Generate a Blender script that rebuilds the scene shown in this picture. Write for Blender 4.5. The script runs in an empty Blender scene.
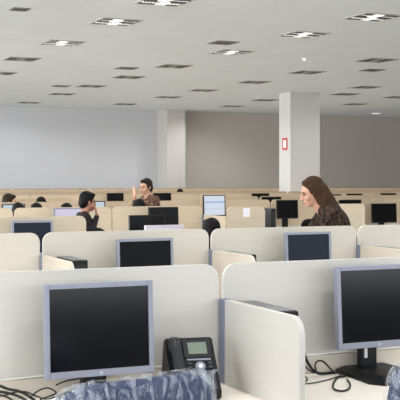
import bpy, bmesh, math, random
from mathutils import Vector, Matrix, noise
random.seed(7)
C = bpy.context.scene.collection
PI = math.pi
# ------------------------------------------------------------------ camera model
F, TH, YH, ZC = 1057.3, 0.427, 176.65, 1.58
S_, C_ = math.sin(TH), math.cos(TH)
def ray(px):
    u = (px - 200) / F
    return S_ + u * C_, C_ - u * S_
def WX(px, Y):                       # world x on the plane y = Y
    a, b = ray(px); return Y * a / b
def WZ(px, py, Y):                   # world z on the plane y = Y
    a, b = ray(px); return ZC - (py - YH) * (Y / b) / F
def DK(px, py, z):                   # world point on the horizontal plane z
    t = (ZC - z) * F / (py - YH); a, b = ray(px)
    return Vector((t * a, t * b, z))
cam = bpy.data.cameras.new('camera'); co = bpy.data.objects.new('camera', cam); C.objects.link(co)
co.location = (0, 0, ZC); co.rotation_euler = (PI / 2, 0, -TH)
cam.sensor_width = 36; cam.lens = 36 * F / 400; cam.shift_y = -(200 - YH) / 400; cam.clip_end = 200
bpy.context.scene.camera = co

# ------------------------------------------------------------------ materials
def lin(c):
    return tuple(((v / 255) / 12.92 if v / 255 <= .04045 else ((v / 255 + .055) / 1.055) ** 2.4) for v in c) + (1,)
def mat(name, rgb, rough=.6, metal=0., var=.0, scale=6., bump=0., stretch=(1, 1, 1), emit=None, es=0., spec=.5, coat=0.):
    m = bpy.data.materials.new(name); m.use_nodes = True
    nt = m.node_tree; b = nt.nodes['Principled BSDF']
    b.inputs['Base Color'].default_value = lin(rgb)
    b.inputs['Roughness'].default_value = rough; b.inputs['Metallic'].default_value = metal
    b.inputs['Specular IOR Level'].default_value = spec; b.inputs['Coat Weight'].default_value = coat
    if emit: b.inputs['Emission Color'].default_value = lin(emit); b.inputs['Emission Strength'].default_value = es
    if var or bump:
        tc = nt.nodes.new('ShaderNodeTexCoord'); mp = nt.nodes.new('ShaderNodeMapping'); mp.inputs['Scale'].default_value = stretch
        nz = nt.nodes.new('ShaderNodeTexNoise'); nz.inputs['Scale'].default_value = scale; nz.inputs['Detail'].default_value = 5
        nt.links.new(tc.outputs['Object'], mp.inputs[0]); nt.links.new(mp.outputs[0], nz.inputs[0])
        if var:
            cr = nt.nodes.new('ShaderNodeValToRGB')
            lo = tuple(max(0, v * (1 - var)) for v in lin(rgb)[:3]) + (1,); hi = tuple(min(1, v * (1 + var)) for v in lin(rgb)[:3]) + (1,)
            cr.color_ramp.elements[0].color = lo; cr.color_ramp.elements[1].color = hi
            cr.color_ramp.elements[0].position = .3; cr.color_ramp.elements[1].position = .7
            nt.links.new(nz.outputs['Fac'], cr.inputs[0]); nt.links.new(cr.outputs[0], b.inputs['Base Color'])
        if bump:
            bp = nt.nodes.new('ShaderNodeBump'); bp.inputs['Strength'].default_value = bump; bp.inputs['Distance'].default_value = .02
            nt.links.new(nz.outputs['Fac'], bp.inputs['Height']); nt.links.new(bp.outputs[0], b.inputs['Normal'])
    return m
M = {}
M['row1'] = mat('white falloff laminate', (201, 197, 190), .5, var=.025, scale=3, stretch=(1, 1, 14))  # row tones paint in the light fading toward the far rows
M['row2'] = mat('cream falloff laminate', (200, 193, 181), .5, var=.03, scale=3, stretch=(1, 1, 14))
M['row3'] = mat('pale maple falloff laminate', (192, 179, 158), .5, var=.04, scale=3, stretch=(1, 1, 14))
M['row4'] = mat('light maple falloff laminate', (208, 192, 168), .5, var=.05, scale=3, stretch=(1, 1, 14))
M['row5'] = mat('maple falloff laminate', (196, 176, 150), .55, var=.07, scale=3, stretch=(1, 1, 14))
M['row6'] = mat('tan maple falloff laminate', (184, 164, 138), .55, var=.08, scale=3, stretch=(1, 1, 14))
M['row7'] = mat('dull maple falloff laminate', (192, 173, 147), .55, var=.08, scale=3, stretch=(1, 1, 14))
M['row8'] = mat('dark maple falloff laminate', (172, 152, 128), .55, var=.08, scale=3, stretch=(1, 1, 14))
M['edge'] = mat('maple edge band', (205, 190, 165), .5, var=.05)
M['desk'] = mat('maple worktop', (250, 240, 227), .45, var=.04, scale=4, stretch=(1, 12, 1))
M['rail'] = mat('grey beige rail', (205, 196, 182), .5, var=.03)
M['post'] = mat('aluminium post', (122, 130, 148), .45, .2)
M['steel'] = mat('grey steel leg', (150, 152, 155), .4, .8)
M['silver'] = mat('silver plastic', (134, 138, 152), .4, .1)
M['black'] = mat('black plastic', (14, 14, 16), .45, var=.1, spec=.3)
M['blackg'] = mat('dark grey plastic', (32, 32, 36), .4, spec=.35)
M['greytop'] = mat('grey metal case top', (112, 112, 114), .45, .3, var=.05)
M['screen'] = mat('dark screen', (10, 10, 15), .14, spec=.3)
M['screenb'] = mat('blueish dark screen', (26, 31, 45), .35, spec=.15)
M['screenr'] = mat('dark screen of row two', (11, 12, 17), .4, spec=.1)
M['palesilver'] = mat('pale silver plastic', (206, 204, 214), .45)
M['screenk'] = mat('black screen', (9, 9, 11), .3, spec=.15)
M['emblem'] = mat('pale silver emblem', (170, 173, 186), .4)
M['key'] = mat('key grey', (50, 52, 58), .5)
M['white'] = mat('white plastic', (235, 235, 235), .5)
M['lcd'] = mat('green grey display', (112, 124, 110), .3, emit=(112, 124, 110), es=.1)
M['cable'] = mat('black cable', (28, 26, 28), .5)
M['wcable'] = mat('white cable', (225, 222, 216), .5)
M['chairblue'] = mat('navy chair fabric', (24, 42, 84), .85, var=.2, scale=60)
M['chairblack'] = mat('black chair fabric', (16, 15, 17), .9, spec=.2, var=.2, scale=50)
M['skin'] = mat('skin', (196, 150, 126), .5, var=.05, scale=20)
M['skin2'] = mat('tan skin', (168, 118, 96), .5, var=.05, scale=20)
M['hairblack'] = mat('black hair', (13, 10, 10), .6, spec=.15, var=.3, scale=40, bump=.3)
M['hairbrown'] = mat('dark brown hair', (36, 25, 20), .6, spec=.2, var=.3, scale=40, bump=.3)
M['hairlight'] = mat('brown hair', (62, 44, 31), .7, spec=.1, var=.35, scale=30, bump=.4, stretch=(1, 1, .2))
M['shirtdark'] = mat('dark brown shirt', (30, 22, 22), .9, var=.3, scale=15)
M['shirtblack'] = mat('black shirt', (18, 16, 17), .9, var=.3, scale=15)
M['trousers'] = mat('dark trousers', (40, 42, 52), .9, var=.2)
M['shoe'] = mat('black shoe', (20, 20, 20), .5)
M['eye'] = mat('eye', (30, 24, 20), .2)
M['lip'] = mat('lip', (150, 84, 76), .5)
M['lglow'] = mat('lamp and glint glow', (250, 250, 248), .4, emit=(255, 253, 248), es=.55)  # glow of the downlight; on louvred fixtures it paints window glints
M['lampoff'] = mat('unlit lamp', (138, 130, 122), .4)
M['ldark'] = mat('dark louvre', (84, 79, 73), .45, .3)
M['lgrey'] = mat('grey reflector', (128, 123, 116), .45, .3)
M['lframe'] = mat('pale frame', (176, 172, 166), .5)
M['red'] = mat('red sign', (196, 62, 44), .5)
M['sticker'] = mat('white paper note', (244, 240, 246), .7)

def checked(name, c1, c2, sc):
    m = mat(name, c1, .9, spec=.1); nt = m.node_tree; b = nt.nodes['Principled BSDF']
    tc = nt.nodes.new('ShaderNodeTexCoord'); nz = nt.nodes.new('ShaderNodeTexVoronoi'); nz.inputs['Scale'].default_value = sc
    cr = nt.nodes.new('ShaderNodeValToRGB'); cr.color_ramp.elements[0].color = lin(c1); cr.color_ramp.elements[1].color = lin(c2)
    cr.color_ramp.elements[0].position = .25; cr.color_ramp.elements[1].position = .7
    nt.links.new(tc.outputs['Object'], nz.inputs[0]); nt.links.new(nz.outputs['Distance'], cr.inputs[0]); nt.links.new(cr.outputs[0], b.inputs['Base Color'])
    return m
M['blouse'] = checked('mottled brown blouse', (26, 20, 20), (70, 57, 49), 30)
M['shirtpat'] = checked('patterned brown shirt', (52, 38, 34), (120, 92, 76), 26)

def lit_screen(name, bg, band, es):
    m = mat(name, (20, 20, 24), .3); nt = m.node_tree; b = nt.nodes['Principled BSDF']
    tc = nt.nodes.new('ShaderNodeTexCoord'); sp = nt.nodes.new('ShaderNodeSeparateXYZ'); cr = nt.nodes.new('ShaderNodeValToRGB')
    nt.links.new(tc.outputs['Generated'], sp.inputs[0]); nt.links.new(sp.outputs['Z'], cr.inputs[0])
    cr.color_ramp.interpolation = 'CONSTANT'; e = cr.color_ramp.elements
    e[0].color = lin(bg); e[0].position = 0; e[1].position = .62; e[1].color = lin(band)
    n = e.new(.72); n.color = lin(bg); n = e.new(.3); n.color = lin(tuple(v * .95 for v in bg)); n = e.new(.36); n.color = lin(bg)
    nt.links.new(cr.outputs[0], b.inputs['Emission Color']); b.inputs['Emission Strength'].default_value = es
    return m
M['lit'] = lit_screen('lit screen', (222, 232, 246), (176, 200, 232), .85)
M['litlav'] = lit_screen('lit lavender screen', (222, 216, 240), (206, 200, 230), .8)
M['litcyan'] = lit_screen('lit pale cyan screen', (206, 224, 236), (190, 212, 228), .8)

def film_mat():
    m = bpy.data.materials.new('clear plastic film'); m.use_nodes = True; nt = m.node_tree
    for n in list(nt.nodes): nt.nodes.remove(n)
    out = nt.nodes.new('ShaderNodeOutputMaterial'); mx = nt.nodes.new('ShaderNodeMixShader'); mx2 = nt.nodes.new('ShaderNodeMixShader')
    tr = nt.nodes.new('ShaderNodeBsdfTransparent'); gl = nt.nodes.new('ShaderNodeBsdfGlossy'); gl.inputs['Roughness'].default_value = .08
    df = nt.nodes.new('ShaderNodeBsdfTranslucent'); df.inputs['Color'].default_value = lin((215, 222, 232)); gl.inputs['Color'].default_value = (.95, .97, 1, 1)
    df2 = nt.nodes.new('ShaderNodeBsdfDiffuse'); df2.inputs['Color'].default_value = lin((205, 214, 226))
    nz = nt.nodes.new('ShaderNodeTexNoise'); nz.inputs['Scale'].default_value = 16; nz.inputs['Detail'].default_value = 6; nz.inputs['Distortion'].default_value = 1.5
    tc = nt.nodes.new('ShaderNodeTexCoord'); mp = nt.nodes.new('ShaderNodeMapping'); mp.inputs['Scale'].default_value = (1.6, 1, .55)
    nt.links.new(tc.outputs['Object'], mp.inputs[0]); nt.links.new(mp.outputs[0], nz.inputs[0])
    bp = nt.nodes.new('ShaderNodeBump'); bp.inputs['Strength'].default_value = 1; bp.inputs['Distance'].default_value = .05
    nt.links.new(nz.outputs['Fac'], bp.inputs['Height']); nt.links.new(bp.outputs[0], gl.inputs['Normal']); nt.links.new(bp.outputs[0], df2.inputs['Normal'])
    cr = nt.nodes.new('ShaderNodeValToRGB'); cr.color_ramp.elements[0].position = .5; cr.color_ramp.elements[0].color = (.0, .0, .0, 1)
    cr.color_ramp.elements[1].position = .6; cr.color_ramp.elements[1].color = (.36, .36, .36, 1)
    nt.links.new(nz.outputs['Fac'], cr.inputs[0])
    nt.links.new(cr.outputs[0], mx2.inputs[0]); nt.links.new(tr.outputs[0], mx2.inputs[1]); nt.links.new(df2.outputs[0], mx2.inputs[2])
    mx.inputs[0].default_value = .1
    nt.links.new(mx2.outputs[0], mx.inputs[1]); nt.links.new(gl.outputs[0], mx.inputs[2]); nt.links.new(mx.outputs[0], out.inputs[0])
    return m
M['film'] = film_mat()

# ------------------------------------------------------------------ mesh helpers
def link(name, bm, m, parent=None, smooth=False, loc=None, rot=None):
    bmesh.ops.recalc_face_normals(bm, faces=bm.faces[:])
    me = bpy.data.meshes.new(name); bm.to_mesh(me); bm.free()
    for mm in (m if isinstance(m, (list, tuple)) else [m]): me.materials.append(mm)
    if smooth:
        for p in me.polygons: p.use_smooth = True
    o = bpy.data.objects.new(name, me); C.objects.link(o)
    if parent: o.parent = parent
    if loc: o.location = loc
    if rot: o.rotation_euler = rot
    return o
def tag(o, label=None, cat=None, group=None, kind=None):
    if label: o['label'] = label
    if cat: o['category'] = cat
    if group: o['group'] = group
    if kind: o['kind'] = kind
    return o
def empty(name, loc=(0, 0, 0), rz=0, label=None, cat=None, group=None, kind='thing'):
    o = bpy.data.objects.new(name, None); C.objects.link(o); o.location = loc; o.rotation_euler = (0, 0, rz)
    o.empty_display_size = .1
    return tag(o, label, cat, group, kind)
def dup(root, loc, rz=None, label=None, group=None):
    r = root.copy(); C.objects.link(r); r.location = loc
    if rz is not None: r.rotation_euler = (0, 0, rz)
    if label: r['label'] = label
    if group: r['group'] = group
    for ch in list(root.children):
        c = ch.copy(); C.objects.link(c); c.parent = r
        for g in list(ch.children):
            d = g.copy(); C.objects.link(d); d.parent = c
    return r
def box(bm, x0, x1, y0, y1, z0, z1, bev=0, mi=0, mtx=None):
    g = bmesh.ops.create_cube(bm, size=1)['verts']
    for v in g:
        v.co = Vector(((x0 + x1) / 2 + v.co.x * (x1 - x0), (y0 + y1) / 2 + v.co.y * (y1 - y0), (z0 + z1) / 2 + v.co.z * (z1 - z0)))
    fs = list({f for v in g for f in v.link_faces})
    for f in fs: f.material_index = mi
    allv = list(g)
    if bev:
        es = list({e for v in g for e in v.link_edges})
        r = bmesh.ops.bevel(bm, geom=es, offset=bev, segments=2, affect='EDGES', profile=.5)
        for f in r['faces']: f.material_index = mi
        allv = list({v for f in r['faces'] for v in f.verts} | {v for v in g if v.is_valid})
    if mtx:
        for v in allv: v.co = mtx @ v.co
    return allv
def B(name, m, parent, *a, bev=0, **k):
    bm = bmesh.new(); box(bm, *a, bev=bev); return link(name, bm, m, parent, **k)
def prism(bm, pts, y0, y1, mi=0, mtx=None):     # outline in x,z swept along y
    a = [bm.verts.new((x, y0, z)) for x, z in pts]; b = [bm.verts.new((x, y1, z)) for x, z in pts]
    bm.faces.new(a).material_index = mi; bm.faces.new(b[::-1]).material_index = mi
    n = len(pts)
    for i in range(n): bm.faces.new((a[i], b[i], b[(i + 1) % n], a[(i + 1) % n])).material_index = mi
    if mtx:
        for v in a + b: v.co = mtx @ v.co
def rrect(x0, x1, z0, z1, r, corners='tl tr bl br', seg=6):
    pts = []
    for key, cx, cz, a0 in (('tr', x1 - r, z1 - r, 0), ('tl', x0 + r, z1 - r, 90), ('bl', x0 + r, z0 + r, 180), ('br', x1 - r, z0 + r, 270)):
        if key in corners:
            for i in range(seg + 1):
                a = math.radians(a0 + 90 * i / seg); pts.append((cx + r * math.cos(a), cz + r * math.sin(a)))
        else:
            pts.append({'tr': (x1, z1), 'tl': (x0, z1), 'bl': (x0, z0), 'br': (x1, z0)}[key])
    return pts
def cyl(bm, p0, p1, r0, r1=None, seg=14):
    r1 = r0 if r1 is None else r1
    p0, p1 = Vector(p0), Vector(p1); d = (p1 - p0); q = Vector((0, 0, 1)).rotation_difference(d.normalized()).to_matrix().to_4x4()
    mt = Matrix.Translation((p0 + p1) / 2) @ q
    bmesh.ops.create_cone(bm, cap_ends=True, segments=seg, radius1=r0, radius2=max(r1, 1e-4), depth=d.length, matrix=mt)
def superell(bm, c, r, e=.35, nu=28, nv=16, mtx=None):
    def sp(v, p): return math.copysign(abs(v) ** p, v)
    rows = []
    for j in range(nv + 1):
        ph = -PI / 2 + PI * j / nv; row = []
        for i in range(nu):
            t = 2 * PI * i / nu
            v = Vector((r[0] * sp(math.cos(ph), e) * sp(math.cos(t), e), r[1] * sp(math.cos(ph), e) * sp(math.sin(t), e), r[2] * sp(math.sin(ph), e)))
            v = v + Vector(c)
            row.append(v if not mtx else mtx @ v)
        rows.append(row)
    bot = bm.verts.new(rows[0][0]); top = bm.verts.new(rows[-1][0])
    vs = [[bm.verts.new(p) for p in row] for row in rows[1:-1]]
    for i in range(nu):
        bm.faces.new((bot, vs[0][(i + 1) % nu], vs[0][i])); bm.faces.new((top, vs[-1][i], vs[-1][(i + 1) % nu]))
        for j in range(len(vs) - 1): bm.faces.new((vs[j][i], vs[j][(i + 1) % nu], vs[j + 1][(i + 1) % nu], vs[j + 1][i]))
def smooth_path(pts, n=6):
    pts = [Vector(p) for p in pts]; out = []
    for i in range(len(pts) - 1):
        p0 = pts[max(i - 1, 0)]; p1 = pts[i]; p2 = pts[i + 1]; p3 = pts[min(i + 2, len(pts) - 1)]
        for k in range(n):
            t = k / n
            out.append(.5 * ((2 * p1) + (p2 - p0) * t + (2 * p0 - 5 * p1 + 4 * p2 - p3) * t * t + (3 * p1 - p0 - 3 * p2 + p3) * t ** 3))
    return out + [pts[-1]]
def tube(bm, pts, r, seg=8):
    P = smooth_path(pts); rings = []
    up = Vector((0, 0, 1))
    for i, p in enumerate(P):
        d = (P[min(i + 1, len(P) - 1)] - P[max(i - 1, 0)]).normalized()
        a = d.cross(up); a = a.normalized() if a.length > .05 else d.cross(Vector((1, 0, 0))).normalized()
        b = a.cross(d).normalized()
        rings.append([bm.verts.new(p + r * (a * math.cos(2 * PI * k / seg) + b * math.sin(2 * PI * k / seg))) for k in range(seg)])
    for i in range(len(rings) - 1):
        for k in range(seg): bm.faces.new((rings[i][k], rings[i][(k + 1) % seg], rings[i + 1][(k + 1) % seg], rings[i + 1][k]))
    bm.faces.new(rings[0]); bm.faces.new(rings[-1][::-1])

# ------------------------------------------------------------------ the room shell
WALLY, CEIL = 32.1, ZC + 2.16
XL, XR, YB = -7.0, 25.0, -5.0
def ceil_mat():
    m = mat('ceiling tiles', (200, 197, 191), .8); nt = m.node_tree; b = nt.nodes['Principled BSDF']
    tc = nt.nodes.new('ShaderNodeTexCoord'); br = nt.nodes.new('ShaderNodeTexBrick')
    br.offset = 0; br.inputs['Scale'].default_value = 1; br.inputs['Brick Width'].default_value = .604; br.inputs['Row Height'].default_value = .604
    br.inputs['Mortar Size'].default_value = .006; br.inputs['Mortar Smooth'].default_value = .5
    br.inputs['Color1'].default_value = lin((202, 204, 202)); br.inputs['Color2'].default_value = lin((198, 200, 197)); br.inputs['Mortar'].default_value = lin((188, 188, 184))
    nt.links.new(tc.outputs['Object'], br.inputs[0]); nt.links.new(br.outputs['Color'], b.inputs['Base Color'])
    return m
def struct(name, m, *a, label=None):
    o = B(name, m, None, *a); tag(o, label, None, None, 'structure'); return o
carpet = mat('grey floor', (170, 168, 166), .7, var=.12, scale=30)
struct('floor', carpet, XL, XR, YB, WALLY, -.1, 0)
struct('ceiling', ceil_mat(), XL, XR, YB, WALLY, CEIL, CEIL + .1)
wl = mat('lit side wall paint', (202, 203, 207), .8, var=.015, scale=.7)  # left part of one wall, lighter tone paints light from the left
wr = mat('shaded side wall paint', (200, 193, 186), .8, var=.015, scale=.7)
struct('wall_back_left', wl, XL, 13.06, WALLY, WALLY + .15, 0, CEIL)
struct('wall_back_right', wr, 13.06, XR, WALLY, WALLY + .15, 0, CEIL)
struct('wall_right', wr, XR, XR + .15, YB, WALLY, 0, CEIL)
struct('wall_rear_added', mat('dark tone for reflections', (84, 84, 92), .8), XL, XR, YB - .15, YB, 0, 1.0)  # low dark wall added out of view to darken the screen reflections
pil = mat('pale column paint', (200, 197, 192), .8, var=.01, scale=1)
struct('trim_1', pil, 13.06, 13.69, 31.24, WALLY, 0, CEIL)
o = struct('column', mat('column paint', (206, 204, 201), .8, var=.01, scale=1), 13.26, 14.13, 23.58, 24.17, 0, CEIL)

# ------------------------------------------------------------------ ceiling fixtures
FX = .3
def make_light():
    t = empty('ceiling_light', (0, 0, 0))
    bm = bmesh.new()
    for a in ((-FX, FX, -FX, -FX + .025), (-FX, FX, FX - .025, FX), (-FX, -FX + .025, -FX, FX), (FX - .025, FX, -FX, FX)): box(bm, *a, -.012, 0)
    link('frame', bm, M['lframe'], t)
    B('reflector', M['lgrey'], t, -FX + .025, FX - .025, -FX + .025, FX - .025, -.004, 0)
    bm = bmesh.new()
    for i in range(1, 12):
        x = -FX + .025 + i * (2 * FX - .05) / 12
        box(bm, x - .004, x + .004, -FX + .02, FX - .02, -.014, -.004)
    for i in range(1, 4):
        y = -FX + .025 + i * (2 * FX - .05) / 4
        box(bm, -FX + .02, FX - .02, y - .014, y + .014, -.014, -.004)
    link('louvre', bm, M['ldark'], t)
    for s in (-1, 1):
        bm = bmesh.new()
        y0, y1 = (.008, .255) if s > 0 else (-.255, -.008)
        for q in range(3): box(bm, -.075 + q * .05 + s * .03, -.045 + q * .05 + s * .03, y0, y1, -.0155, -.004)
        box(bm, -.26, .26, s * .13 - .012, s * .13 + .012, -.0152, -.004)
        link('lamp', bm, M['lglow'], t)  # glowing cells stand in for reflections on a switched-off fixture
    return t
LP = [(4.99, 12.0), (8.04, 12.03), (5.03, 13.88), (8.07, 13.95), (5.04, 16.43), (8.08, 16.45), (11.07, 16.47), (5.05, 19.0), (8.07, 19.0),
      (11.05, 18.98), (5.33, 21.78), (8.07, 21.5), (11.1, 21.45), (14.17, 21.54), (8.07, 24.0), (11.0, 24.0), (14.89, 23.58), (8.14, 26.6), (11.08, 26.46),
      (14.0, 26.36), (16.74, 23.89), (8.22, 30.1), (10.99, 29.54), (14.28, 29.02), (17.2, 26.7)]
def px_of(X, Y, Z=0):
    t = X * S_ + Y * C_; return 200 + F * (X * C_ - Y * S_) / t, YH - F * (Z - ZC) / t
near = {0: 'square louvred ceiling light cut off by the top edge of the photo', 1: 'louvred ceiling light with bright cells, nearest one on the right side',
        2: 'second nearest louvred ceiling light on the left side of the ceiling', 3: 'louvred ceiling light up in front of the square column',
        4: 'louvred ceiling light with pale centre, left, third one back from the top edge', 5: 'louvred ceiling light between the square column and the top edge',
        6: 'dark louvred ceiling light right of the column by the right edge', 7: 'louvred ceiling light by the left edge, halfway to the back wall'}
L0 = None
for i, (x, y) in enumerate(LP):
    lab = near.get(i, 'small-looking louvred ceiling light far back near the back wall')
    g = 'louvred ceiling lights far back' if i not in near else 'louvred ceiling lights'
    if L0 is None: L0 = make_light(); o = L0; o.location = (x, y, CEIL)
    else: o = dup(L0, (x, y, CEIL))
    tag(o, lab, 'ceiling light', g)
    if y > 17.5 or x > 10:
        for c in o.children:
            if c.name.startswith('lamp'): c.material_slots[0].link = 'OBJECT'; c.material_slots[0].material = M['lampoff']
def make_vent():
    t = empty('ceiling_vent')
    bm = bmesh.new()
    for a in ((-.25, .25, -.25, -.22), (-.25, .25, .22, .25), (-.25, -.22, -.22, .22), (.22, .25, -.22, .22)): box(bm, *a, -.012, 0)
    link('frame', bm, M['lgrey'], t)
    bm = bmesh.new()
    for i in range(7):
        y = -.2 + i * .066; box(bm, -.22, .22, y - .02, y + .02, -.01, -.002)
    link('louvre', bm, M['ldark'], t); return t
V0 = None
vl = {(3.53, 13.36): 'small dark square ceiling vent at the upper left corner', (7.39, 15.34): 'dark ceiling vent left of the column, nearest of the plain vents',
      (7.37, 19.74): 'dark ceiling vent halfway back above the pale wall', (7.42, 24.3): 'dark ceiling vent far back above the waving man',
      (12.04, 18.05): 'dark ceiling vent by the right edge behind a larger light'}
for (x, y), lab in vl.items():
    if V0 is None: V0 = make_vent(); o = V0; o.location = (x, y, CEIL)
    else: o = dup(V0, (x, y, CEIL))
    o.scale = (.45, .45, 1) if y < 14 else (.78, .78, 1)
    tag(o, lab, 'ceiling vent', 'plain dark ceiling vents')
# smoke detector and the small round lamp
t = empty('smoke_detector', (9.71, 16.73, CEIL), 0, 'small white round smoke detector on the ceiling above the column', 'smoke detector')
bm = bmesh.new(); cyl(bm, (0, 0, 0), (0, 0, -.02), .06, .06, 20); cyl(bm, (0, 0, -.02), (0, 0, -.05), .045, .03, 20); link('body', bm, M['white'], t)
t = empty('round_downlight', (20.3, 30.18, CEIL), 0, 'small lit round ceiling downlight near the back wall at right', 'ceiling light')
bm = bmesh.new(); cyl(bm, (0, 0, 0), (0, 0, -.02), .18, .17, 24); link('trim_ring', bm, M['white'], t)
bm = bmesh.new(); cyl(bm, (0, 0, -.02), (0, 0, -.026), .14, .14, 24); link('lamp', bm, M['lglow'], t)
# red sign on the left face of the column
t = empty('fire_alarm_sign', (13.26, 23.85, WZ(285, 150, 23.85)), 0, 'small red framed sign on the bright left face of the column', 'sign')
zz = WZ(285, 138, 23.85) - WZ(285, 150, 23.85)
bm = bmesh.new()
box(bm, -.02, -.001, -.12, -.08, 0, zz); box(bm, -.02, -.001, .08, .12, 0, zz); box(bm, -.02, -.001, -.08, .08, 0, .05); box(bm, -.02, -.001, -.08, .08, zz - .05, zz)
link('frame', bm, M['red'], t)
B('face', M['sticker'], t, -.014, -.001, -.08, .08, .05, zz - .05)

# ------------------------------------------------------------------ benches, partitions
X0, PITCH, Y1, RS = 1.891, 1.2, 3.952, 2.68
ZD, ZP, ZS = ZC - .845, ZC - .361, ZC - .503
def RY(r): return Y1 + RS * (r - 1)
def JX(k): return X0 + PITCH * k
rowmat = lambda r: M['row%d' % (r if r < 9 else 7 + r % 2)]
def bench(r, xa, xb, label):
    Y = RY(r)
    t = empty('bench_desk', ((xa + xb) / 2, Y, 0), 0, label, 'desk', 'long bench desks in rows')
    h = (xb - xa) / 2
    for s in (-1, 1):
        bm = bmesh.new(); box(bm, -h, h, min(s * .02, s * .76), max(s * .02, s * .76), ZD - .025, ZD, .003); link('worktop', bm, M['desk'], t)
    n = max(2, int(round((xb - xa) / 2.4)) + 1)
    for i in range(n):
        x = -h + .05 + i * (2 * h - .1) / (n - 1)
        bm = bmesh.new(); box(bm, x - .025, x + .025, -.7, -.64, 0, ZD - .025); box(bm, x - .025, x + .025, .64, .7, 0, ZD - .025); box(bm, x - .02, x + .02, -.7, .7, ZD - .07, ZD - .025)
        box(bm, x - .025, x + .025, -.72, .72, 0, .03)
        link('leg_frame', bm, M['steel'], t)
def partition(x0, x1, Y, m, label, group, near_side=True, rail=True, z1=None):
    z1 = z1 or ZP
    t = empty('desk_partition', ((x0 + x1) / 2, Y, ZD), 0, label, 'partition', group)
    h = (x1 - x0) / 2 - .011
    bm = bmesh.new(); prism(bm, rrect(-h, h, .075, z1 - ZD, .06, 'tl tr', 8), -.011, .011)
    es = [e for e in bm.edges if abs(e.verts[0].co.y - e.verts[1].co.y) < 1e-5]
    bmesh.ops.bevel(bm, geom=es, offset=.0025, segments=2, affect='EDGES')
    link('panel', bm, m, t, smooth=False)
    if rail:
        B('lower_rail', M['rail'], t, -h - .004, h + .004, -.018, .018, -.02, .075, bev=.003)
    return t
def side_panel(x, Y, m, label, group, L=.676, z1=None):
    z1 = z1 or ZS
    t = empty('side_panel', (x, Y, ZD), 0, label, 'partition', group)
    bm = bmesh.new()
    prism(bm, [(-L + .0, 0)] + [(a, b) for a, b in [(-L + .07 - .07 * math.sin(i * PI / 16), z1 - ZD - .07 + .07 * math.cos(i * PI / 16)) for i in range(8, -1, -1)]] + [(-.066, z1 - ZD), (-.066, 0)], -.012, .012)
    for v in bm.verts: v.co = Vector((v.co.y, v.co.x, v.co.z))
    link('panel', bm, m, t)
    B('post', M['post'], t, -.018, .018, -.066, -.0195, 0, z1 - ZD + .002, bev=.003)
    return t
# benches
bench(1, JX(-1.6), JX(2.2), 'nearest pale maple bench desk, holding the large monitors and phone')
bench(2, JX(-.6), JX(3.2), 'maple bench desk of the second row, behind nearest white partitions')
bench(3, JX(-.5), JX(3.6), 'maple bench desk of the third row, in front of the waving man')
bench(4, JX(.4), JX(6.2), 'maple bench desk of the fourth row, beside the man in dark brown')
ranges = {5: (.9, 7), 6: (1, 8.7), 7: (1.9, 10.7), 8: (2.9, 12), 9: (3, 13.7), 10: (3.9, 15), 11: (4, 17)}
for r, (a, b) in ranges.items():
    bench(r, JX(a), JX(b + .3), 'maple bench desk among the far rows, hidden behind partitions')
# row 1 partitions
partition(JX(-1), JX(0), RY(1), rowmat(1), 'nearest white partition, behind the large left monitor and desk phone', 'nearest white desk partitions')
partition(JX(0), JX(1), RY(1), rowmat(1), 'nearest white partition at right, behind the monitor on black stand', 'nearest white desk partitions')
side_panel(JX(0), RY(1), rowmat(1), 'large white side panel with rounded corner between the two nearest workplaces', 'side panels between workplaces')
# row 2
l2 = {-1: 'cream second-row partition at the left edge, beyond the nearest white one', 0: 'cream second-row partition behind the silver monitor left of centre',
      1: 'cream second-row partition behind the silver monitor right of centre', 2: 'cream second-row partition at the right edge of the photo'}
for k, lab in l2.items(): partition(JX(k), JX(k + 1), RY(2), rowmat(2), lab, 'cream partitions of the second row')
l2s = {0: 'beige side panel of second row at left, beside a black computer tower', 1: 'beige side panel of second row near the centre, beside a computer tower',
       2: 'beige side panel of second row at the right edge'}
m2s = mat('beige shadow laminate side', (206, 196, 181), .5, var=.04, scale=3, stretch=(1, 1, 14))  # separate beige paints the shadowed look of these side panels
for k, lab in l2s.items(): side_panel(JX(k), RY(2), m2s, lab, 'side panels between workplaces')
# row 3
partition(JX(0), JX(1), RY(3), rowmat(3), 'pale maple third-row partition with dark monitor, at left', 'pale maple partitions of the third row')
partition(JX(3) + .02, WX(362, RY(3)), RY(3), rowmat(3), 'short pale maple partition behind the back of the leaning woman', 'pale maple partitions of the third row')
# row 4
l4 = {0: 'light maple partition at left edge in the row before the seated heads', 1: 'light maple partition beside the man in dark brown', 2: 'light maple partition behind the dark monitors below the waving man'}
for k, lab in l4.items(): partition(JX(k), JX(k + 1), RY(4), rowmat(4), lab, 'light maple partitions of the fourth row')
side_panel(JX(3), RY(4), M['row4'], 'low light maple side panel under the lit monitor at centre', 'side panels between workplaces', z1=ZS + .03)
yh = 11.3
t = partition(WX(226.5, yh), WX(265.5, yh), yh, M['row4'], 'narrow light maple partition with a small white note', 'light maple partitions of the fourth row')
xn = WX(246, yh) - (WX(226.5, yh) + WX(265.5, yh)) / 2
B('paper_note', M['sticker'], t, xn - .045, xn + .045, -.0135, -.0125, ZP - ZD - .12, ZP - ZD - .015)
partition(WX(331, RY(4)), JX(5), RY(4), rowmat(4), 'light maple partition just right of the woman, further back', 'light maple partitions of the fourth row')
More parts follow.
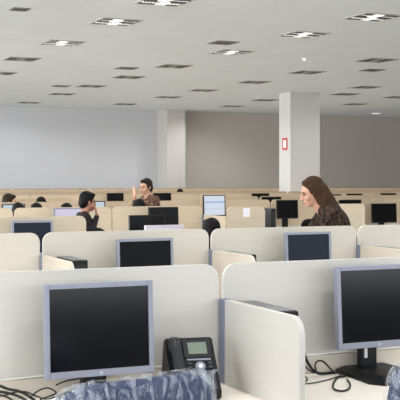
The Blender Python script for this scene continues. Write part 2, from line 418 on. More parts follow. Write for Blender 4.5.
# far rows
skip = {(6, 3), (6, 4)}
for r in range(5, 12):
    for k in range(-1, 18):
        a = px_of(JX(k), RY(r))[0]; b = px_of(JX(k + 1), RY(r))[0]
        if b < -6 or a > 406 or (r, k) in skip: continue
        if r == 5: lab, g = 'maple partition of the fifth row, behind seated people and lit monitors', 'maple partitions of the fifth row'
        elif r in (6, 7): lab, g = 'tan maple partition in the middle-distance rows, only its top strip showing', 'maple partitions of the middle-distance rows'
        else: lab, g = 'tan partition strip among the farthest rows, under the back wall', 'maple partitions of the farthest rows'
        if (r, k) == (8, 9): pass
        if 13.1 < JX(k + .5) < 14.3 and r == 9 and False: continue
        partition(JX(k), JX(k + 1), RY(r), rowmat(r), lab, g, rail=True)

# ------------------------------------------------------------------ monitors
def make_monitor(w, h, bez, bezmat, scrmat, stand=.1, logo=True, neck=None, front=-.105):
    """origin on the desk under the neck; faces -y; bottom of the housing at z = stand"""
    t = empty('monitor')
    bm = bmesh.new(); hw = w / 2
    bb = bez * 1.35
    box(bm, -hw, -hw + bez, -.02, .012, stand, stand + h, .003); box(bm, hw - bez, hw, -.02, .012, stand, stand + h, .003)
    box(bm, -hw + bez, hw - bez, -.02, .012, stand + h - bez, stand + h, .0015); box(bm, -hw + bez, hw - bez, -.02, .012, stand, stand + bb, .0015)
    fr = link('bezel', bm, bezmat, t)
    B('screen', scrmat, t, -hw + bez, hw - bez, -.014, -.006, stand + bb, stand + h - bez)
    bm = bmesh.new(); box(bm, -hw + .01, hw - .01, -.005, .02, stand + .01, stand + h - .01, .004); box(bm, -hw * .6, hw * .6, .015, .055, stand + .06, stand + h - .07, .012)
    link('back_housing', bm, M['blackg'], t)
    T3 = Matrix.Translation((0, 0, stand + h / 2)) @ Matrix.Rotation(math.radians(-3), 4, 'X') @ Matrix.Translation((0, 0, -stand - h / 2))
    nk = neck or (.05, .0)
    bm = bmesh.new(); box(bm, -nk[0], nk[0], .052, .086, .02, stand + h * .55, .006); link('stand_neck', bm, M['black'], t)
    bm = bmesh.new()
    o1 = [(-.13, .115), (.13, .115), (.15, front + .055), (.11, front), (-.11, front), (-.15, front + .055)]
    lo = [bm.verts.new((x, y, 0)) for x, y in o1]; mi = [bm.verts.new((x, y, .014)) for x, y in o1]; hi = [bm.verts.new((x * .75, y * .75 + .01, .03)) for x, y in o1]
    bm.faces.new(lo[::-1]); bm.faces.new(hi)
    for i in range(6):
        j = (i + 1) % 6; bm.faces.new((lo[i], lo[j], mi[j], mi[i])); bm.faces.new((mi[i], mi[j], hi[j], hi[i]))
    link('stand_base', bm, M['black'], t)
    if logo:
        bm = bmesh.new(); cyl(bm, (0, -.0195, stand + bb * .5), (0, -.0215, stand + bb * .5), .007, .007, 16); link('emblem', bm, M['emblem'], t)
    for c in t.children:
        if not c.name.startswith('stand'): c.data.transform(T3)
    return t
def mon_label(o, label, g): tag(o, label, 'monitor', g)
GM = 'monitors on the desks'
# row 1 left
ym = 3.76; zb = .737
xa, xb = 1.083 * 1.0 , 1.504
m1 = make_monitor(.425, .347, .019, M['silver'], M['screen'], stand=ZC - .755 - ZD + .012)
xa = (WX(44, ym) + WX(151.5, ym)) / 2
m1.location = (xa, ym, ZD); m1.rotation_euler = (0, 0, math.radians(-.5)); mon_label(m1, 'large silver monitor with dark screen at left, behind the plastic-wrapped chair', GM)
m2 = make_monitor(.402, .347, .019, M['silver'], M['screen'], stand=ZC - .725 - ZD, neck=(.042, 0), front=-.23)
m2.location = (WX(335.5, 3.8) + .201, 3.8, ZD); mon_label(m2, 'silver monitor on a black stand, cut off by right edge', GM)
B('hanging_tag', M['sticker'], m2, -.026, -.012, .046, .0515, .065, .118)
# row 2
def put(proto, px0, px1, ytop, Y, h, label, rz=0, g=GM, first=False):
    """stands the monitor on its desk; returns the object"""
    x = (WX(px0, Y) + WX(px1, Y)) / 2
    o = proto if first else dup(proto, (0, 0, 0))
    o.location = (x, Y, ZD); o.rotation_euler = (0, 0, rz); mon_label(o, label, g); return o
def topstand(px, py, Y, h): return WZ(px, py, Y) - h - ZD
r2a = make_monitor(.40, .335, .018, M['silver'], M['screenr'], stand=topstand(144, 238.5, 6.42, .335)); put(r2a, 116, 173, 238, 6.42, .335, 'silver monitor with dark screen left of centre in the second row', math.radians(3), first=True)
r2b = make_monitor(.365, .31, .017, M['silver'], M['screenb'], stand=topstand(308, 232, 6.42, .31)); put(r2b, 283, 332, 232, 6.42, .31, 'silver monitor with bluish dark screen in front of the woman', first=True)
r3 = make_monitor(.372, .31, .02, M['silver'], M['screenb'], stand=topstand(32, 220.5, 9.1, .31), logo=False); put(r3, 10, 54, 221, 9.1, .31, 'dark monitor on the third-row partition at far left', first=True)
lav = make_monitor(.37, .31, .015, M['silver'], M['litlav'], stand=topstand(66, 208, 11.75, .31), logo=False); put(lav, 53, 85, 208, 11.75, .31, 'lit lavender monitor beside the man in dark brown', first=True)
# black monitors
def blk(px0, px1, ytop, Y, label, h=.3, w=None, scr='screen', bez='black', rz=0):
    w = w or (WX(px1, Y) - WX(px0, Y))
    m = make_monitor(w, h, .014, M[bez], M['screenk'] if scr == 'screen' else M[scr], stand=max(.02, topstand((px0 + px1) / 2, ytop, Y, h)), logo=False)
    return put(m, px0, px1, ytop, Y, h, label, rz, first=True)
blk(129, 165, 215, 9.5, 'black monitor below the waving man, nearer of two dark ones')
blk(148.5, 178, 207, 11.7, 'dark monitor below the waving man, further of two dark ones')
t = blk(145, 183, 225, 8.95, 'silver monitor low in front of the two dark monitors', h=.29, scr='palesilver', bez='palesilver')
blk(203, 225, 195, 14.4, 'lit monitor showing a white page with blue bar, centre', h=.32, scr='lit', bez='blackg')
blk(276.5, 297.5, 200, 14.4, 'black monitor left of the woman, in front of her face', h=.29)
blk(371.5, 396, 203.5, 14.4, 'black monitor at the right edge beyond the second row', h=.31)
blk(82, 105, 201, 14.45, 'small lit pale cyan monitor behind the man in dark brown', scr='litcyan')
blk(2, 25, 204, 14.45, 'small lit pale cyan monitor at the left edge behind partitions', scr='litcyan')
blk(107, 123.5, 193, 19.8, 'small dark monitor left of the raised hand of waving man')
blk(153, 171, 193, 17.1, 'small dark monitor just behind the shoulder of waving man')
blk(339, 361, 199.7, 14.45, 'dark monitor top just above the partition right of the woman')
blk(262, 281, 196.8, 17.1, 'thin dark monitor top left of the column base, nearer one')
blk(252, 269, 193.4, 19.8, 'thin dark monitor top left of the column base, further one')
GF = 'dark monitor tops in the far rows at right'
for (a, b, y, Y) in ((325, 341, 194.2, 19.8), (347, 362, 193.6, 19.85), (381, 396, 193.2, 19.85)):
    o = blk(a, b, y, Y, 'thin dark monitor top among the far partitions at right'); o['group'] = GF

# ------------------------------------------------------------------ computer towers
def make_tower(w=.088, d=.37, h=.335):
    t = empty('computer_tower')
    bm = bmesh.new(); box(bm, -w / 2, w / 2, -d / 2 + .02, d / 2, .008, h, .003)
    for f in bm.faces: f.normal_update(); f.material_index = 1 if f.calc_center_median().z > h - .001 else 0
    link('case', bm, [M['blackg'], M['greytop']], t)
    bm = bmesh.new(); box(bm, -w / 2, w / 2, -d / 2, -d / 2 + .022, .008, h - .001, .006); f = link('front_panel', bm, M['black'], t)
    bm = bmesh.new(); box(bm, -w / 2 + .01, w / 2 - .01, -d / 2 - .002, -d / 2 + .002, h - .16, h - .03); link('drive_slot', bm, M['blackg'], f)
    bm = bmesh.new(); cyl(bm, (0, -d / 2 + .002, h - .2), (0, -d / 2 - .004, h - .2), .01, .01, 14); link('power_button', bm, M['silver'], f)
    bm = bmesh.new()
    for sx in (-1, 1):
        for sy in (-1, 1): box(bm, sx * w * .35 - .01, sx * w * .35 + .01, sy * d * .38 - .015, sy * d * .38 + .015, 0, .009)
    link('rubber_feet', bm, M['black'], t)
    return t
GT = 'computer towers standing beside side panels'
tw = make_tower(); tw.location = (1.967, 3.695, ZD); tag(tw, 'dark computer tower behind the large white side panel', 'computer', GT)
for (x, y, lab) in ((2.013, 6.36, 'black computer tower beside the beige side panel at left'), (3.165, 6.34, 'black computer tower beside the beige side panel near centre'),
                    (4.39, 6.34, 'black computer tower beside the beige side panel at right edge'),
                    (WX(268.5, 11.55), 11.6, 'black computer tower beside the narrow partition with white note')):
    o = dup(tw, (x, y, ZD), 0, lab)
o.scale = (.7, 1, 1.36)
M  # keep

# ------------------------------------------------------------------ the desk phone
ph = empty('desk_phone', (0, 0, 0), 0, 'black desk phone with handset and grey display on the nearest desk', 'phone')
tilt = Matrix.Translation((0, -.085, .03)) @ Matrix.Rotation(math.radians(52), 4, 'X')     # the face: local x right, y up the face, z out
bm = bmesh.new()
prof = [(-.125, 0), (.085, 0), (.095, .02), (.045, .215), (.02, .225), (-.13, .035)]
vs0 = [bm.verts.new((-.1, y, z)) for y, z in prof]; vs1 = [bm.verts.new((.1, y, z)) for y, z in prof]
bm.faces.new(vs0); bm.faces.new(vs1[::-1])
for i in range(6): bm.faces.new((vs0[i], vs0[(i + 1) % 6], vs1[(i + 1) % 6], vs1[i]))
bmesh.ops.bevel(bm, geom=bm.edges[:], offset=.006, segments=2, affect='EDGES')
link('phone_body', bm, M['black'], ph)
fa = math.atan2(.19, .15); FM = Matrix.Translation((0, -.13, .035)) @ Matrix.Rotation(fa, 4, 'X')   # face frame: y up along the slope
def facebox(name, m, x0, x1, y0, y1, z0, z1, parent=ph, bev=0):
    bm = bmesh.new(); box(bm, x0, x1, y0, y1, z0, z1, bev, mtx=FM); return link(name, bm, m, parent)
dsp = facebox('display_frame', M['blackg'], -.032, .084, .148, .228, -.002, .006, bev=.002)
facebox('display', M['lcd'], -.012, .066, .163, .215, .003, .0075, dsp)
facebox('soft_key_strip', M['silver'], -.024, .076, .136, .143, -.002, .006)
kb = bmesh.new(); box(kb, -.028, .084, .008, .08, -.002, .003, mtx=FM)
for i in range(5):
    for j in range(3):
        x = -.024 + i * .0215; y = .012 + j * .023
        box(kb, x, x + .016, y, y + .015, .002, .006, mtx=FM)
for i in (0, 4):
    x = -.024 + i * .0215; box(kb, x, x + .016, .1, .112, -.002, .006, mtx=FM); box(kb, x, x + .016, .118, .128, -.002, .006, mtx=FM)
link('keypad', kb, M['key'], ph)
bm = bmesh.new(); p = FM @ Vector((.028, .109, -.002)); q = FM @ Vector((.028, .109, .008)); cyl(bm, p, q, .021, .02, 24); nav = link('navigation_ring', bm, M['silver'], ph)
bm = bmesh.new(); p = FM @ Vector((.028, .109, .006)); q = FM @ Vector((.028, .109, .0105)); cyl(bm, p, q, .009, .009, 18); link('navigation_button', bm, M['white'], nav)
bm = bmesh.new()
for yy in (.03, .2): superell(bm, (0, 0, 0), (.026, .032, .022), .6, 20, 12, FM @ Matrix.Translation((-.068, yy, .016)))
superell(bm, (0, 0, 0), (.021, .1, .014), .55, 20, 14, FM @ Matrix.Translation((-.068, .115, .03)))
link('handset', bm, M['blackg'], ph, smooth=True)
bm = bmesh.new(); tube(bm, [(-.09, -.06, .02), (-.13, -.02, .008), (-.14, .05, .006), (-.09, .1, .006)], .003); link('handset_cord', bm, M['cable'], ph)
ph.location = (WX(186.5, 3.78), 3.75, ZD); ph.rotation_euler = (0, 0, math.radians(-10)); ph.scale = (.95, 1, .97)

# ------------------------------------------------------------------ cables
def cable(name, pxs, label, r=.004, m='cable', group=None):
    """points are (px, py, y): a place on the upright plane y, never below the worktop"""
    bm = bmesh.new(); pts = []
    for px, py, y in pxs: pts.append(Vector((WX(px, y), y, max(ZD + r + .0005, WZ(px, py, y)))))
    c = sum(pts, Vector()) / len(pts); c.z = ZD
    tube(bm, [p - c for p in pts], r)
    o = link(name, bm, M[m], None, smooth=True, loc=c); tag(o, label, 'cable', group, 'thing'); return o
def onDesk(px, py): return (px, py, DK(px, py, ZD + .005).y)
GC = 'black cables on the nearest desk'
cable('cable', [(-14, 380, 3.9), (-2, 385, 3.89), (8, 389, 3.88), (18, 391, 3.86), (27, 395, 3.84), (34, 400, 3.82), (44, 410, 3.75)], 'thick black cable at lower left corner, upper strand', .0055, group=GC)
cable('cable', [(-12, 390, 3.84), (2, 392, 3.84), (12, 394, 3.83), (22, 398, 3.8), (30, 404, 3.76), (38, 412, 3.7)], 'thick black cable at lower left corner, middle strand', .0055, group=GC)
cable('cable', [(-10, 394, 3.80), (4, 396, 3.8), (12, 400, 3.78), (20, 407, 3.74)], 'black cable at lower left corner, lowest strand', .004, group=GC)
cable('cable', [(30, 398, 3.8), (34, 394, 3.82), (40, 390, 3.84), (47, 388, 3.85), (53, 390, 3.85), (56, 393, 3.84), (50, 396, 3.82), (42, 399, 3.8), (34, 404, 3.78)], 'looped thin black cable under the large left monitor', .003, group=GC)
cable('cable', [(-10, 398, 3.78), (6, 395, 3.8), (16, 392, 3.83), (26, 392, 3.84), (36, 396, 3.82), (46, 399, 3.78), (58, 396, 3.77)], 'thin black cable crossing the others at lower left', .003, group=GC)
cable('cable', [(56, 385, 3.85), (66, 381, 3.86), (76, 379, 3.87), (84, 377, 3.87)], 'short thin black cable behind the left monitor stand', .003, group=GC)
cable('cable', [(302, 348, 3.86), (305, 356, 3.87), (308, 363, 3.87), (313, 370, 3.87), (320, 373.5, 3.88), (330, 374, 3.88), (340, 373, 3.88), (350, 374, 3.86), (358, 377, 3.83)], 'thick black cable running to the monitor stand at right', .0065, group=GC)
cable('cable', [(301, 358, 3.8), (305, 366, 3.82), (312, 372, 3.85), (316, 372, 3.86), (315, 366, 3.86), (317, 361.5, 3.86), (322, 361, 3.86), (327, 365, 3.86), (333, 371, 3.85), (341, 374, 3.83), (346, 377, 3.82), (344, 380, 3.8), (337, 382, 3.78)] + [onDesk(*p) for p in ((333, 385), (335, 389.5), (343, 391), (349, 388.5), (350, 384), (347, 379.5))], 'looping black cable beside the monitor stand at right', .0038, group=GC)
cable('cable', [onDesk(*p) for p in ((302, 384), (313, 383), (325, 380.5), (335, 377.5))] + [(343, 374, 3.84)], 'thin straight black cable on the desk right of side panel', .0026, group=GC)
cable('cable', [(303, 374, 3.8), (306, 377, 3.8), (307, 380, 3.78), (303, 383, 3.76), (299, 384, 3.74)], 'short curled black cable just right of the side panel', .003, group=GC)
GW = 'white cables along the partition rails'
def rail_cable(x0, x1, label):
    bm = bmesh.new(); n = 12; L = x1 - x0
    tube(bm, [(-L / 2 + L * q / n, 0, .0035 + .0015 * math.sin(q * 1.7) + .0016) for q in range(n + 1)], .0035)
    o = link('white_cable', bm, M['wcable'], None, smooth=True, loc=((x0 + x1) / 2, Y1 - .0155, ZD + .075)); tag(o, label, 'cable', GW, 'thing')
rail_cable(JX(-1) + .02, JX(0) - .04, 'thin white cable along the rail behind the large left monitor')
rail_cable(JX(0) + .2, JX(1) - .04, 'thin white cable along the rail behind the right monitor')

# ------------------------------------------------------------------ chairs
def make_chair(fab, wrapped):
    t = empty('office_chair')
    bk = Matrix.Translation((0, -.2, .735)) @ Matrix.Rotation(math.radians(8), 4, 'X')
    def bend(bm):
        for v in bm.verts: v.co.y += -.0 + .35 * v.co.x ** 2
    bm = bmesh.new(); superell(bm, (0, 0, 0), (.268, .035, .25), .38, 40, 24); bend(bm)
    for v in bm.verts: v.co = bk @ v.co
    link('backrest', bm, fab, t, smooth=True)
    if wrapped:
        bm = bmesh.new(); superell(bm, (0, 0, 0), (.282, .043, .258), .36, 80, 48); bend(bm)
        for v in bm.verts:
            n = noise.noise(v.co * 12) * .007 + noise.noise(v.co * 34 + Vector((3, 1, 2))) * .004 + abs(noise.noise(Vector((v.co.x * 30, v.co.y * 9, v.co.z * 9)))) * .008
            d = Vector((v.co.x * .3, v.co.y * 4, v.co.z * .3)); d = d.normalized() if d.length else d
            v.co += d * n
            v.co = bk @ v.co
        w = link('plastic_wrap', bm, M['film'], t, smooth=True)
        bm = bmesh.new(); N, K = 18, 10; g = []
        for i in range(N + 1):
            row = []
            for j in range(K + 1):
                u, vv = i / N, j / K
                p = Vector((.13 + .185 * u, .05 + .05 * math.sin(u * 3), .204 + .03 * u - .14 * vv * (.35 + .65 * u)))
                p += Vector((noise.noise(p * 22), noise.noise(p * 22 + Vector((7, 0, 0))) * 1.4, noise.noise(p * 22 + Vector((0, 7, 0))))) * .018
                row.append(bm.verts.new(bk @ p))
            g.append(row)
        for i in range(N):
            for j in range(K): bm.faces.new((g[i][j], g[i + 1][j], g[i + 1][j + 1], g[i][j + 1]))
        link('loose_film', bm, M['film2'], w, smooth=True)
    bm = bmesh.new(); superell(bm, (0, .03, .415), (.24, .235, .04), .3, 32, 16); link('seat', bm, fab, t, smooth=True)
    bm = bmesh.new(); tube(bm, [(0, .0, .37), (0, -.2, .37), (0, -.26, .45), (0, -.245, .6)], .022); link('back_bracket', bm, M['black'], t)
    bm = bmesh.new(); cyl(bm, (0, 0, .1), (0, 0, .385), .026); link('gas_column', bm, M['steel'], t)
    for i in range(5):
        a = 2 * PI * i / 5 + .3; d = Vector((math.cos(a), math.sin(a), 0))
        bm = bmesh.new(); cyl(bm, d * .02 + Vector((0, 0, .12)), d * .29 + Vector((0, 0, .075)), .026, .016, 10); lg = link('leg', bm, M['black'], t)
        bm = bmesh.new(); s = Vector((-d.y, d.x, 0)) * .02; c0 = d * .285 + Vector((0, 0, .03)); cyl(bm, c0 - s, c0 + s, .03, .03, 14); link('caster', bm, M['black'], lg)
    return t
def film2():
    m = M['film'].copy(); m.name = 'crumpled film'
    for n in m.node_tree.nodes:
        if n.type == 'VALTORGB': n.color_ramp.elements[0].color = (.35, .35, .35, 1); n.color_ramp.elements[1].color = (.85, .85, .85, 1)
    return m
M['film2'] = film2()
ch = make_chair(M['chairblue'], True)
ch.location = (1.092, 3.13, 0); ch.rotation_euler = (0, 0, math.radians(10)); tag(ch, 'blue office chair in crumpled clear plastic, before the large left monitor', 'chair', 'plastic-wrapped office chairs')
c2 = dup(ch, (2.25, 3.1, -.01), math.radians(4), 'plastic-wrapped blue office chair at the lower right corner')
cb = make_chair(M['chairblack'], False)

# ------------------------------------------------------------------ people
def cone(bm, a, b, ra, rb, n=None):
    a, b = Vector(a), Vector(b); L = (b - a).length; n = n or max(2, int(L / (min(ra, rb) * .7)) + 1)
    for i in range(n + 1):
        k = i / n; r = ra + (rb - ra) * k
        bmesh.ops.create_icosphere(bm, subdivisions=2, radius=r, matrix=Matrix.Translation(a.lerp(b, k)))
def ell(bm, c, r, mt=None):
    mm = Matrix.Translation(c) @ (mt or Matrix.Identity(4)) @ Matrix.Diagonal((r[0], r[1], r[2], 1))
    bmesh.ops.create_icosphere(bm, subdivisions=3, radius=1, matrix=mm)
def organic(name, bm, m, vox, parent=None, sm=4):
    me = bpy.data.meshes.new('src'); bm.to_mesh(me); bm.free()
    o = bpy.data.objects.new('src', me); C.objects.link(o)
    r = o.modifiers.new('r', 'REMESH'); r.mode = 'VOXEL'; r.voxel_size = vox; r.use_smooth_shade = True
    s = o.modifiers.new('s', 'SMOOTH'); s.factor = .5; s.iterations = sm
    dg = bpy.context.evaluated_depsgraph_get(); dg.update()
    nm = bpy.data.meshes.new_from_object(o.evaluated_get(dg)); nm.name = name
    bpy.data.objects.remove(o); bpy.data.meshes.remove(me)
    nm.materials.clear(); nm.materials.append(m)
    for p in nm.polygons: p.use_smooth = True
    n = bpy.data.objects.new(name, nm); C.objects.link(n); n.parent = parent; return n
def hand(bm, w, d, nrm, side, curl=.35):
    """w wrist, d direction of the fingers, nrm palm normal, side = +1/-1 for the thumb"""
    d = Vector(d).normalized(); nrm = Vector(nrm); nrm = (nrm - d * nrm.dot(d)).normalized(); s = d.cross(nrm) * side; w = Vector(w)
    for k in (-.03, -.01, .01, .03): cone(bm, w + d * .01 + s * k * .6, w + d * .085 + s * k, .014, .013)
    for i, (k, L) in enumerate(((.033, .068), (.011, .078), (-.011, .072), (-.032, .056))):
        p = w + d * .09 + s * k; dd = d
        for j, f in enumerate((.45, .32, .23)):
            c = curl * (j + .5) * .8; dd = (d * math.cos(c) + nrm * math.sin(c)).normalized()
            q = p + dd * L * f; cone(bm, p, q, .0095 - .0008 * j, .009 - .0008 * j, 4); p = q
    p = w + d * .025 + s * .028; q = p + (d * .6 + s * .75 + nrm * .2).normalized() * .045; cone(bm, p, q, .012, .0105); cone(bm, q, q + (d * .9 + s * .3 + nrm * .2).normalized() * .032, .0105, .008)
def make_person(J, skin, hair, shirt, hairstyle='short', headyaw=0., headpitch=0., vox=.008, hands=None, sleeve=1.0, face=True):
    """J: joints in the person's own frame (facing +y, feet at z 0)"""
    V = {k: Vector(v) for k, v in J.items()}
    HM = Matrix.Translation(V['head']) @ Matrix.Rotation(headyaw, 4, 'Z') @ Matrix.Rotation(headpitch, 4, 'X')
    R3 = HM.to_3x3().to_4x4()
    bm = bmesh.new()
    H = lambda *p: HM @ Vector(p)
    ell(bm, H(0, -.008, .022), (.074, .093, .094), R3); ell(bm, H(0, .024, -.045), (.056, .066, .072), R3); ell(bm, H(0, .062, -.092), (.03, .027, .024), R3)
    ell(bm, H(0, .098, -.022), (.0125, .018, .026), R3); ell(bm, H(0, .108, -.036), (.016, .013, .011), R3)
    ell(bm, H(0, .082, .022), (.05, .014, .013), R3); ell(bm, H(0, .088, -.068), (.025, .012, .010), R3)
    for s in (-1, 1):
        ell(bm, H(s * .04, .062, -.035), (.022, .022, .024), R3); ell(bm, H(s * .078, -.005, -.01), (.010, .02, .032), R3)
    cone(bm, V['neck'] - Vector((0, 0, .03)), V['head'] + Vector((0, -.012, -.05)), .062, .052)
    def torso(bm, g):
        a, b, c = V['pelvis'], V['chest'], V['neck']
        up = (b - a).normalized(); rot = Vector((0, 0, 1)).rotation_difference(up).to_matrix().to_4x4()
        rot2 = Vector((0, 0, 1)).rotation_difference((c - b).normalized()).to_matrix().to_4x4()
        ell(bm, a, (.165 + g, .115 + g, .12 + g), rot); ell(bm, a.lerp(b, .5), (.145 + g, .10 + g, .16 + g), rot); ell(bm, b, (.17 + g, .115 + g, .165 + g), rot2)
        for s in ('l', 'r'): cone(bm, V['neck'] + (V['sh' + s] - V['neck']) * .25 - Vector((0, 0, .03)), V['sh' + s], .055 + g, .058 + g)
    def arm(bm, s, g, f=1.0):
        cone(bm, V['sh' + s], V['el' + s], .054 + g, .042 + g)
        e = V['el' + s].lerp(V['wr' + s], f); cone(bm, V['el' + s], e, .042 + g, .042 + (.028 - .042) * f + g)
    def leg(bm, s, g, f=1.0):
        cone(bm, V['hip' + s], V['kn' + s], .085 + g, .058 + g); cone(bm, V['kn' + s], V['kn' + s].lerp(V['an' + s], f), .056 + g, .056 + (.038 - .056) * f + g)
    torso(bm, -.006)
    for s in 'lr':
        arm(bm, s, -.004); leg(bm, s, -.006)
        cone(bm, V['an' + s], V['to' + s], .036, .028)
        hd = (hands or {}).get(s)
        d = hd[0] if hd else (V['wr' + s] - V['el' + s]); nr = hd[1] if hd else Vector((0, 0, -1)); cu = hd[2] if hd else .5
        hand(bm, V['wr' + s], d, nr, 1 if s == 'r' else -1, cu)
    body = organic('person', bm, skin, vox, None, 3)
    bm = bmesh.new(); torso(bm, .008)
    for s in 'lr': arm(bm, s, .008, sleeve)
    organic('shirt', bm, shirt, .012, body, 4)
    bm = bmesh.new(); rot = Matrix.Identity(4); ell(bm, V['pelvis'], (.172, .122, .12))
    for s in 'lr': leg(bm, s, .008, .93)
    organic('trousers', bm, M['trousers'], .014, body, 4)
    for s in 'lr':
        bm = bmesh.new(); a, b = V['an' + s], V['to' + s]; cone(bm, Vector((a.x, a.y, .045)), Vector((b.x, b.y, .04)), .046, .038)
        for v in bm.verts: v.co.z = max(v.co.z, .0)
        organic('shoe', bm, M['shoe'], .01, body, 3)
    bm = bmesh.new()
    ell(bm, H(0, -.02, .04), (.082, .096, .094), R3); ell(bm, H(0, -.052, -.015), (.077, .062, .085), R3)
    for s in (-1, 1): ell(bm, H(s * .066, -.012, .012), (.02, .05, .05), R3)
    if hairstyle != 'long': ell(bm, H(0, .045, .088), (.06, .045, .03), R3)
    if hairstyle == 'nape': cone(bm, H(0, -.055, -.03), V['neck'] + Vector((0, -.035, 0)), .06, .058); ell(bm, V['neck'] + Vector((0, -.02, -.01)), (.085, .07, .06))
    if hairstyle == 'long':
        for s in (-1, 1):
            cone(bm, H(s * .062, .0, .04), H(s * .085, -.03, -.08), .038, .04); cone(bm, H(s * .085, -.03, -.08), V['neck'] + Vector((s * .11, -.05, -.06)), .042, .03)
        cone(bm, H(0, -.07, .0), V['neck'] + Vector((0, -.1, -.04)), .07, .06); cone(bm, H(.05, -.07, 0), V['neck'] + Vector((.09, -.08, -.08)), .055, .035); cone(bm, H(-.05, -.07, 0), V['neck'] + Vector((-.09, -.08, -.08)), .055, .035)
        ell(bm, H(0, .02, .09), (.066, .05, .03), R3)
    # keep the face free
    hb = organic('hair', bm, hair, .008, body, 3)
    if face:
        for s in (-1, 1):
            bm = bmesh.new(); ell(bm, H(s * .03, .083, .0), (.013, .008, .007), R3); link('eye', bm, M['eye'], body, smooth=True)
            bm = bmesh.new(); ell(bm, H(s * .031, .09, .021), (.02, .007, .004), R3); link('eyebrow', bm, hair, body, smooth=True)
        bm = bmesh.new(); ell(bm, H(0, .0975, -.067), (.022, .006, .006), R3); link('lips', bm, M['lip'], body, smooth=True)
    body['kind'] = 'thing'; body['category'] = 'person'
    return body
SEAT = dict(pelvis=(0, 0, .56), chest=(0, .05, .87), neck=(0, .08, 1.03), head=(0, .11, 1.155), shl=(-.17, .05, .975), shr=(.17, .05, .975), ell=(-.22, .16, .76), elr=(.22, .16, .76),
            wrl=(-.15, .38, .80), wrr=(.15, .38, .80), hipl=(-.09, .03, .56), hipr=(.09, .03, .56), knl=(-.11, .42, .53), knr=(.11, .42, .53), anl=(-.11, .40, .09), anr=(.11, .40, .09), tol=(-.12, .55, .045), tor=(.12, .55, .045))
def sitter_at(o, px, py, Y, rz, label, chair=True, g=None, top=1.275, head=(0, .1, 0), seat=True):
    x = WX(px, Y); z = WZ(px, py, Y); s = z / top
    hd = Matrix.Rotation(rz, 3, 'Z') @ Vector(head) * s
    o.location = (x - hd.x, Y - hd.y, 0); o.scale = (s, s, s); o.rotation_euler = (0, 0, rz); o['label'] = label
    if g: o['group'] = g
    if seat: chair_spots.append((o.location.x, o.location.y, rz))
chair_spots = []
P0 = make_person(SEAT, M['skin2'], M['hairblack'], M['shirtblack'], 'nape')
heads = [(211.2, 218.7, 8.45, 'person with black hair seen from behind over gap between second-row partitions'),
         (18, 203, 13.1, 'person with black hair at left edge, seated behind gap between partitions'),
         (36.3, 203.2, 13.75, 'person with black hair at left, only the head top over partition'),
         (66.5, 203.5, 13.15, 'person with black hair behind the lit lavender monitor, only the head top'),
         (41, 197.2, 16.5, 'person with black hair at left, furthest of the seated head tops'),
         (139, 199.3, 13.35, 'person with dark hair in front of the waving man, only head top')]
for i, (px, py, Y, lab) in enumerate(heads):
    o = P0 if i == 0 else dup(P0, (0, 0, 0))
    sitter_at(o, px, py, Y, 0, lab, g='seated people seen from behind')
for c in P0.children:
    if c.name.startswith('shirt'): c.material_slots[0].link = 'OBJECT'; c.material_slots[0].material = mat('dark red shirt', (150, 40, 58), .9, var=.2)
# distant head by the pilaster
o = dup(P0, (0, 0, 0)); sitter_at(o, 180, 189.2, 24.2, 0, 'tiny distant person before the pilaster, only the head top', g='seated people seen from behind')
# man at left edge looking right
J = dict(SEAT); P4 = make_person(J, M['skin'], M['hairbrown'], M['shirtdark'], headyaw=math.radians(-50), headpitch=math.radians(-6))
sitter_at(P4, 9, 194, 16.2, math.radians(-55), 'person with dark brown hair at left edge, face turned right')
# standing man waving
STAND = dict(pelvis=(0, 0, .9), chest=(0, .06, 1.2), neck=(0, .11, 1.36), head=(0, .15, 1.49), shl=(-.18, .08, 1.3), shr=(.18, .08, 1.3), ell=(-.23, .1, 1.04), elr=(.24, .1, 1.04), wrl=(-.2, .3, .95), wrr=(.2, .3, .95),
             hipl=(-.09, 0, .88), hipr=(.09, 0, .88), knl=(-.1, .03, .48), knr=(.1, .03, .48), anl=(-.1, -.02, .09), anr=(.1, -.02, .09), tol=(-.11, .13, .045), tor=(.11, .13, .045))
J = dict(STAND); J.update(elr=(.2, .22, 1.13), wrr=(.06, .31, 1.34), ell=(-.22, .18, 1.08), wrl=(-.14, .36, 1.02))
P3 = make_person(J, M['skin'], M['hairbrown'], M['shirtpat'], headyaw=math.radians(15), headpitch=math.radians(-4), hands={'r': (Vector((-.05, .08, 1)), Vector((0, 1, 0)), .15)}, sleeve=.75)
sitter_at(P3, 146, 178.8, 14.1, math.radians(98), 'man in patterned brown shirt raising one open hand', top=1.61, head=(0, .15, 0), seat=False)
# man in dark brown, beside the lavender monitor
J = dict(STAND); J.update(chest=(0, .03, 1.2), neck=(0, .05, 1.36), head=(0, .09, 1.49), shl=(-.17, .03, 1.3), shr=(.17, .03, 1.3), elr=(.2, .1, 1.08), wrr=(.09, .19, 1.3), ell=(-.2, .06, 1.05), wrl=(-.16, .2, .9))
P2 = make_person(J, M['skin2'], M['hairblack'], M['shirtdark'], headyaw=math.radians(12), headpitch=math.radians(-8), hands={'r': (Vector((-.35, -.05, 1)), Vector((0, -1, 0)), .8)})
sitter_at(P2, 87.5, 191.8, 11.0, math.radians(-100), 'man in dark brown shirt with black hair, head turned right', top=1.61, head=(0, .09, 0), seat=False)
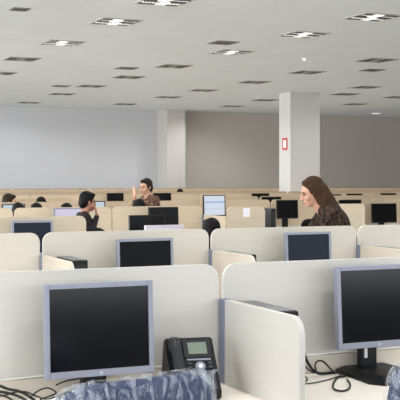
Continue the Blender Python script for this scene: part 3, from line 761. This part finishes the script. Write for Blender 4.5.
# woman leaning left
J = dict(STAND); J.update(pelvis=(0, -.02, .88), chest=(0, .14, 1.15), neck=(0, .235, 1.29), head=(0, .32, 1.40), shl=(-.17, .19, 1.23), shr=(.17, .19, 1.23), ell=(-.2, .34, .99), elr=(.2, .34, .99), wrl=(-.14, .58, .93), wrr=(.14, .58, .93))
P1 = make_person(J, M['skin'], M['hairlight'], M['blouse'], 'long', headyaw=math.radians(4), headpitch=math.radians(-16), vox=.007)
sitter_at(P1, 312.5, 178.2, 7.9, math.radians(70), 'woman with brown shoulder-length hair in mottled dark blouse, leaning left', top=1.515, head=(0, .32, 0), seat=False)
# chairs of the seated people
for i, (x, y, rz) in enumerate(chair_spots):
    o = cb if i == 0 else dup(cb, (0, 0, 0))
    o.location = (x, y, 0); o.rotation_euler = (0, 0, rz); tag(o, 'black office chair under a seated person behind the partitions', 'chair', 'black office chairs of the seated people')
o = dup(cb, (WX(99, 10.55), 10.55, 0), math.radians(-60)); o['label'] = 'empty black office chair right of the man in dark brown'; o['group'] = 'empty black office chairs'; o.scale = (1.08, 1.08, 1.08)
o = dup(cb, (WX(303, 13.2), 13.2, 0), math.radians(20)); o['label'] = 'empty black office chair below the black monitor, left of the woman'; o['group'] = 'empty black office chairs'

# ------------------------------------------------------------------ light
w = bpy.data.worlds.new('daylight'); bpy.context.scene.world = w; w.use_nodes = True
bg = w.node_tree.nodes['Background']; bg.inputs[0].default_value = (.95, .97, 1, 1); bg.inputs[1].default_value = .6
def area(name, loc, rot, sx, sy, e, col=(1, 1, 1)):
    l = bpy.data.lights.new(name, 'AREA'); l.shape = 'RECTANGLE'; l.size = sx; l.size_y = sy; l.energy = e; l.color = col
    o = bpy.data.objects.new(name, l); C.objects.link(o); o.location = loc; o.rotation_euler = rot; return o
area('window_light_left', (XL + .3, 20, 1.9), (PI / 2, 0, -PI / 2), 23, 3.2, 2150, (.96, .98, 1))
area('window_light_rear', (4, YB + .3, 2.25), (PI / 2, 0, 0), 20, 2.4, 560, (.9, .95, 1))
area('fill_light_left_front', (XL + .3, 2.5, 2.1), (PI / 2, 0, -PI / 2), 9, 2.8, 420, (.95, .98, 1))  # added fill from the left to brighten the nearest desks
ul = area('added_ceiling_fill', (8, 13.5, 2.75), (PI, 0, 0), 30, 37, 520, (.9, .98, 1)); ul.data.spread = math.radians(50)  # added area light without a fixture, brightens the ceiling from below
spots = list(LP) + [(x, y) for x in (-1.0, 2.0, 5.04, 8.07, 11.07) for y in (1.3, 3.9, 6.4, 9.0)] + [(2.0, 11.5), (2.0, 16.4), (2.0, 21.5), (2.0, 26.5), (5.04, 26.5), (14.1, 12), (14.1, 16.4), (20, 22), (20, 27), (17, 19), (14.1, 30)]
for x, y in spots:
    l = bpy.data.lights.new('fixture_lamp', 'SPOT'); l.energy = 74; l.spot_size = math.radians(165); l.spot_blend = .6; l.shadow_soft_size = 0.0; l.color = (.97, .985, 1)  # added fill spots under the ceiling; the fixtures themselves are off
    o = bpy.data.objects.new('fixture_lamp', l); C.objects.link(o); o.location = (x, y, CEIL - .03)
sc = bpy.context.scene
sc.view_settings.view_transform = 'Standard'; sc.view_settings.look = 'None'; sc.view_settings.exposure = 0.0
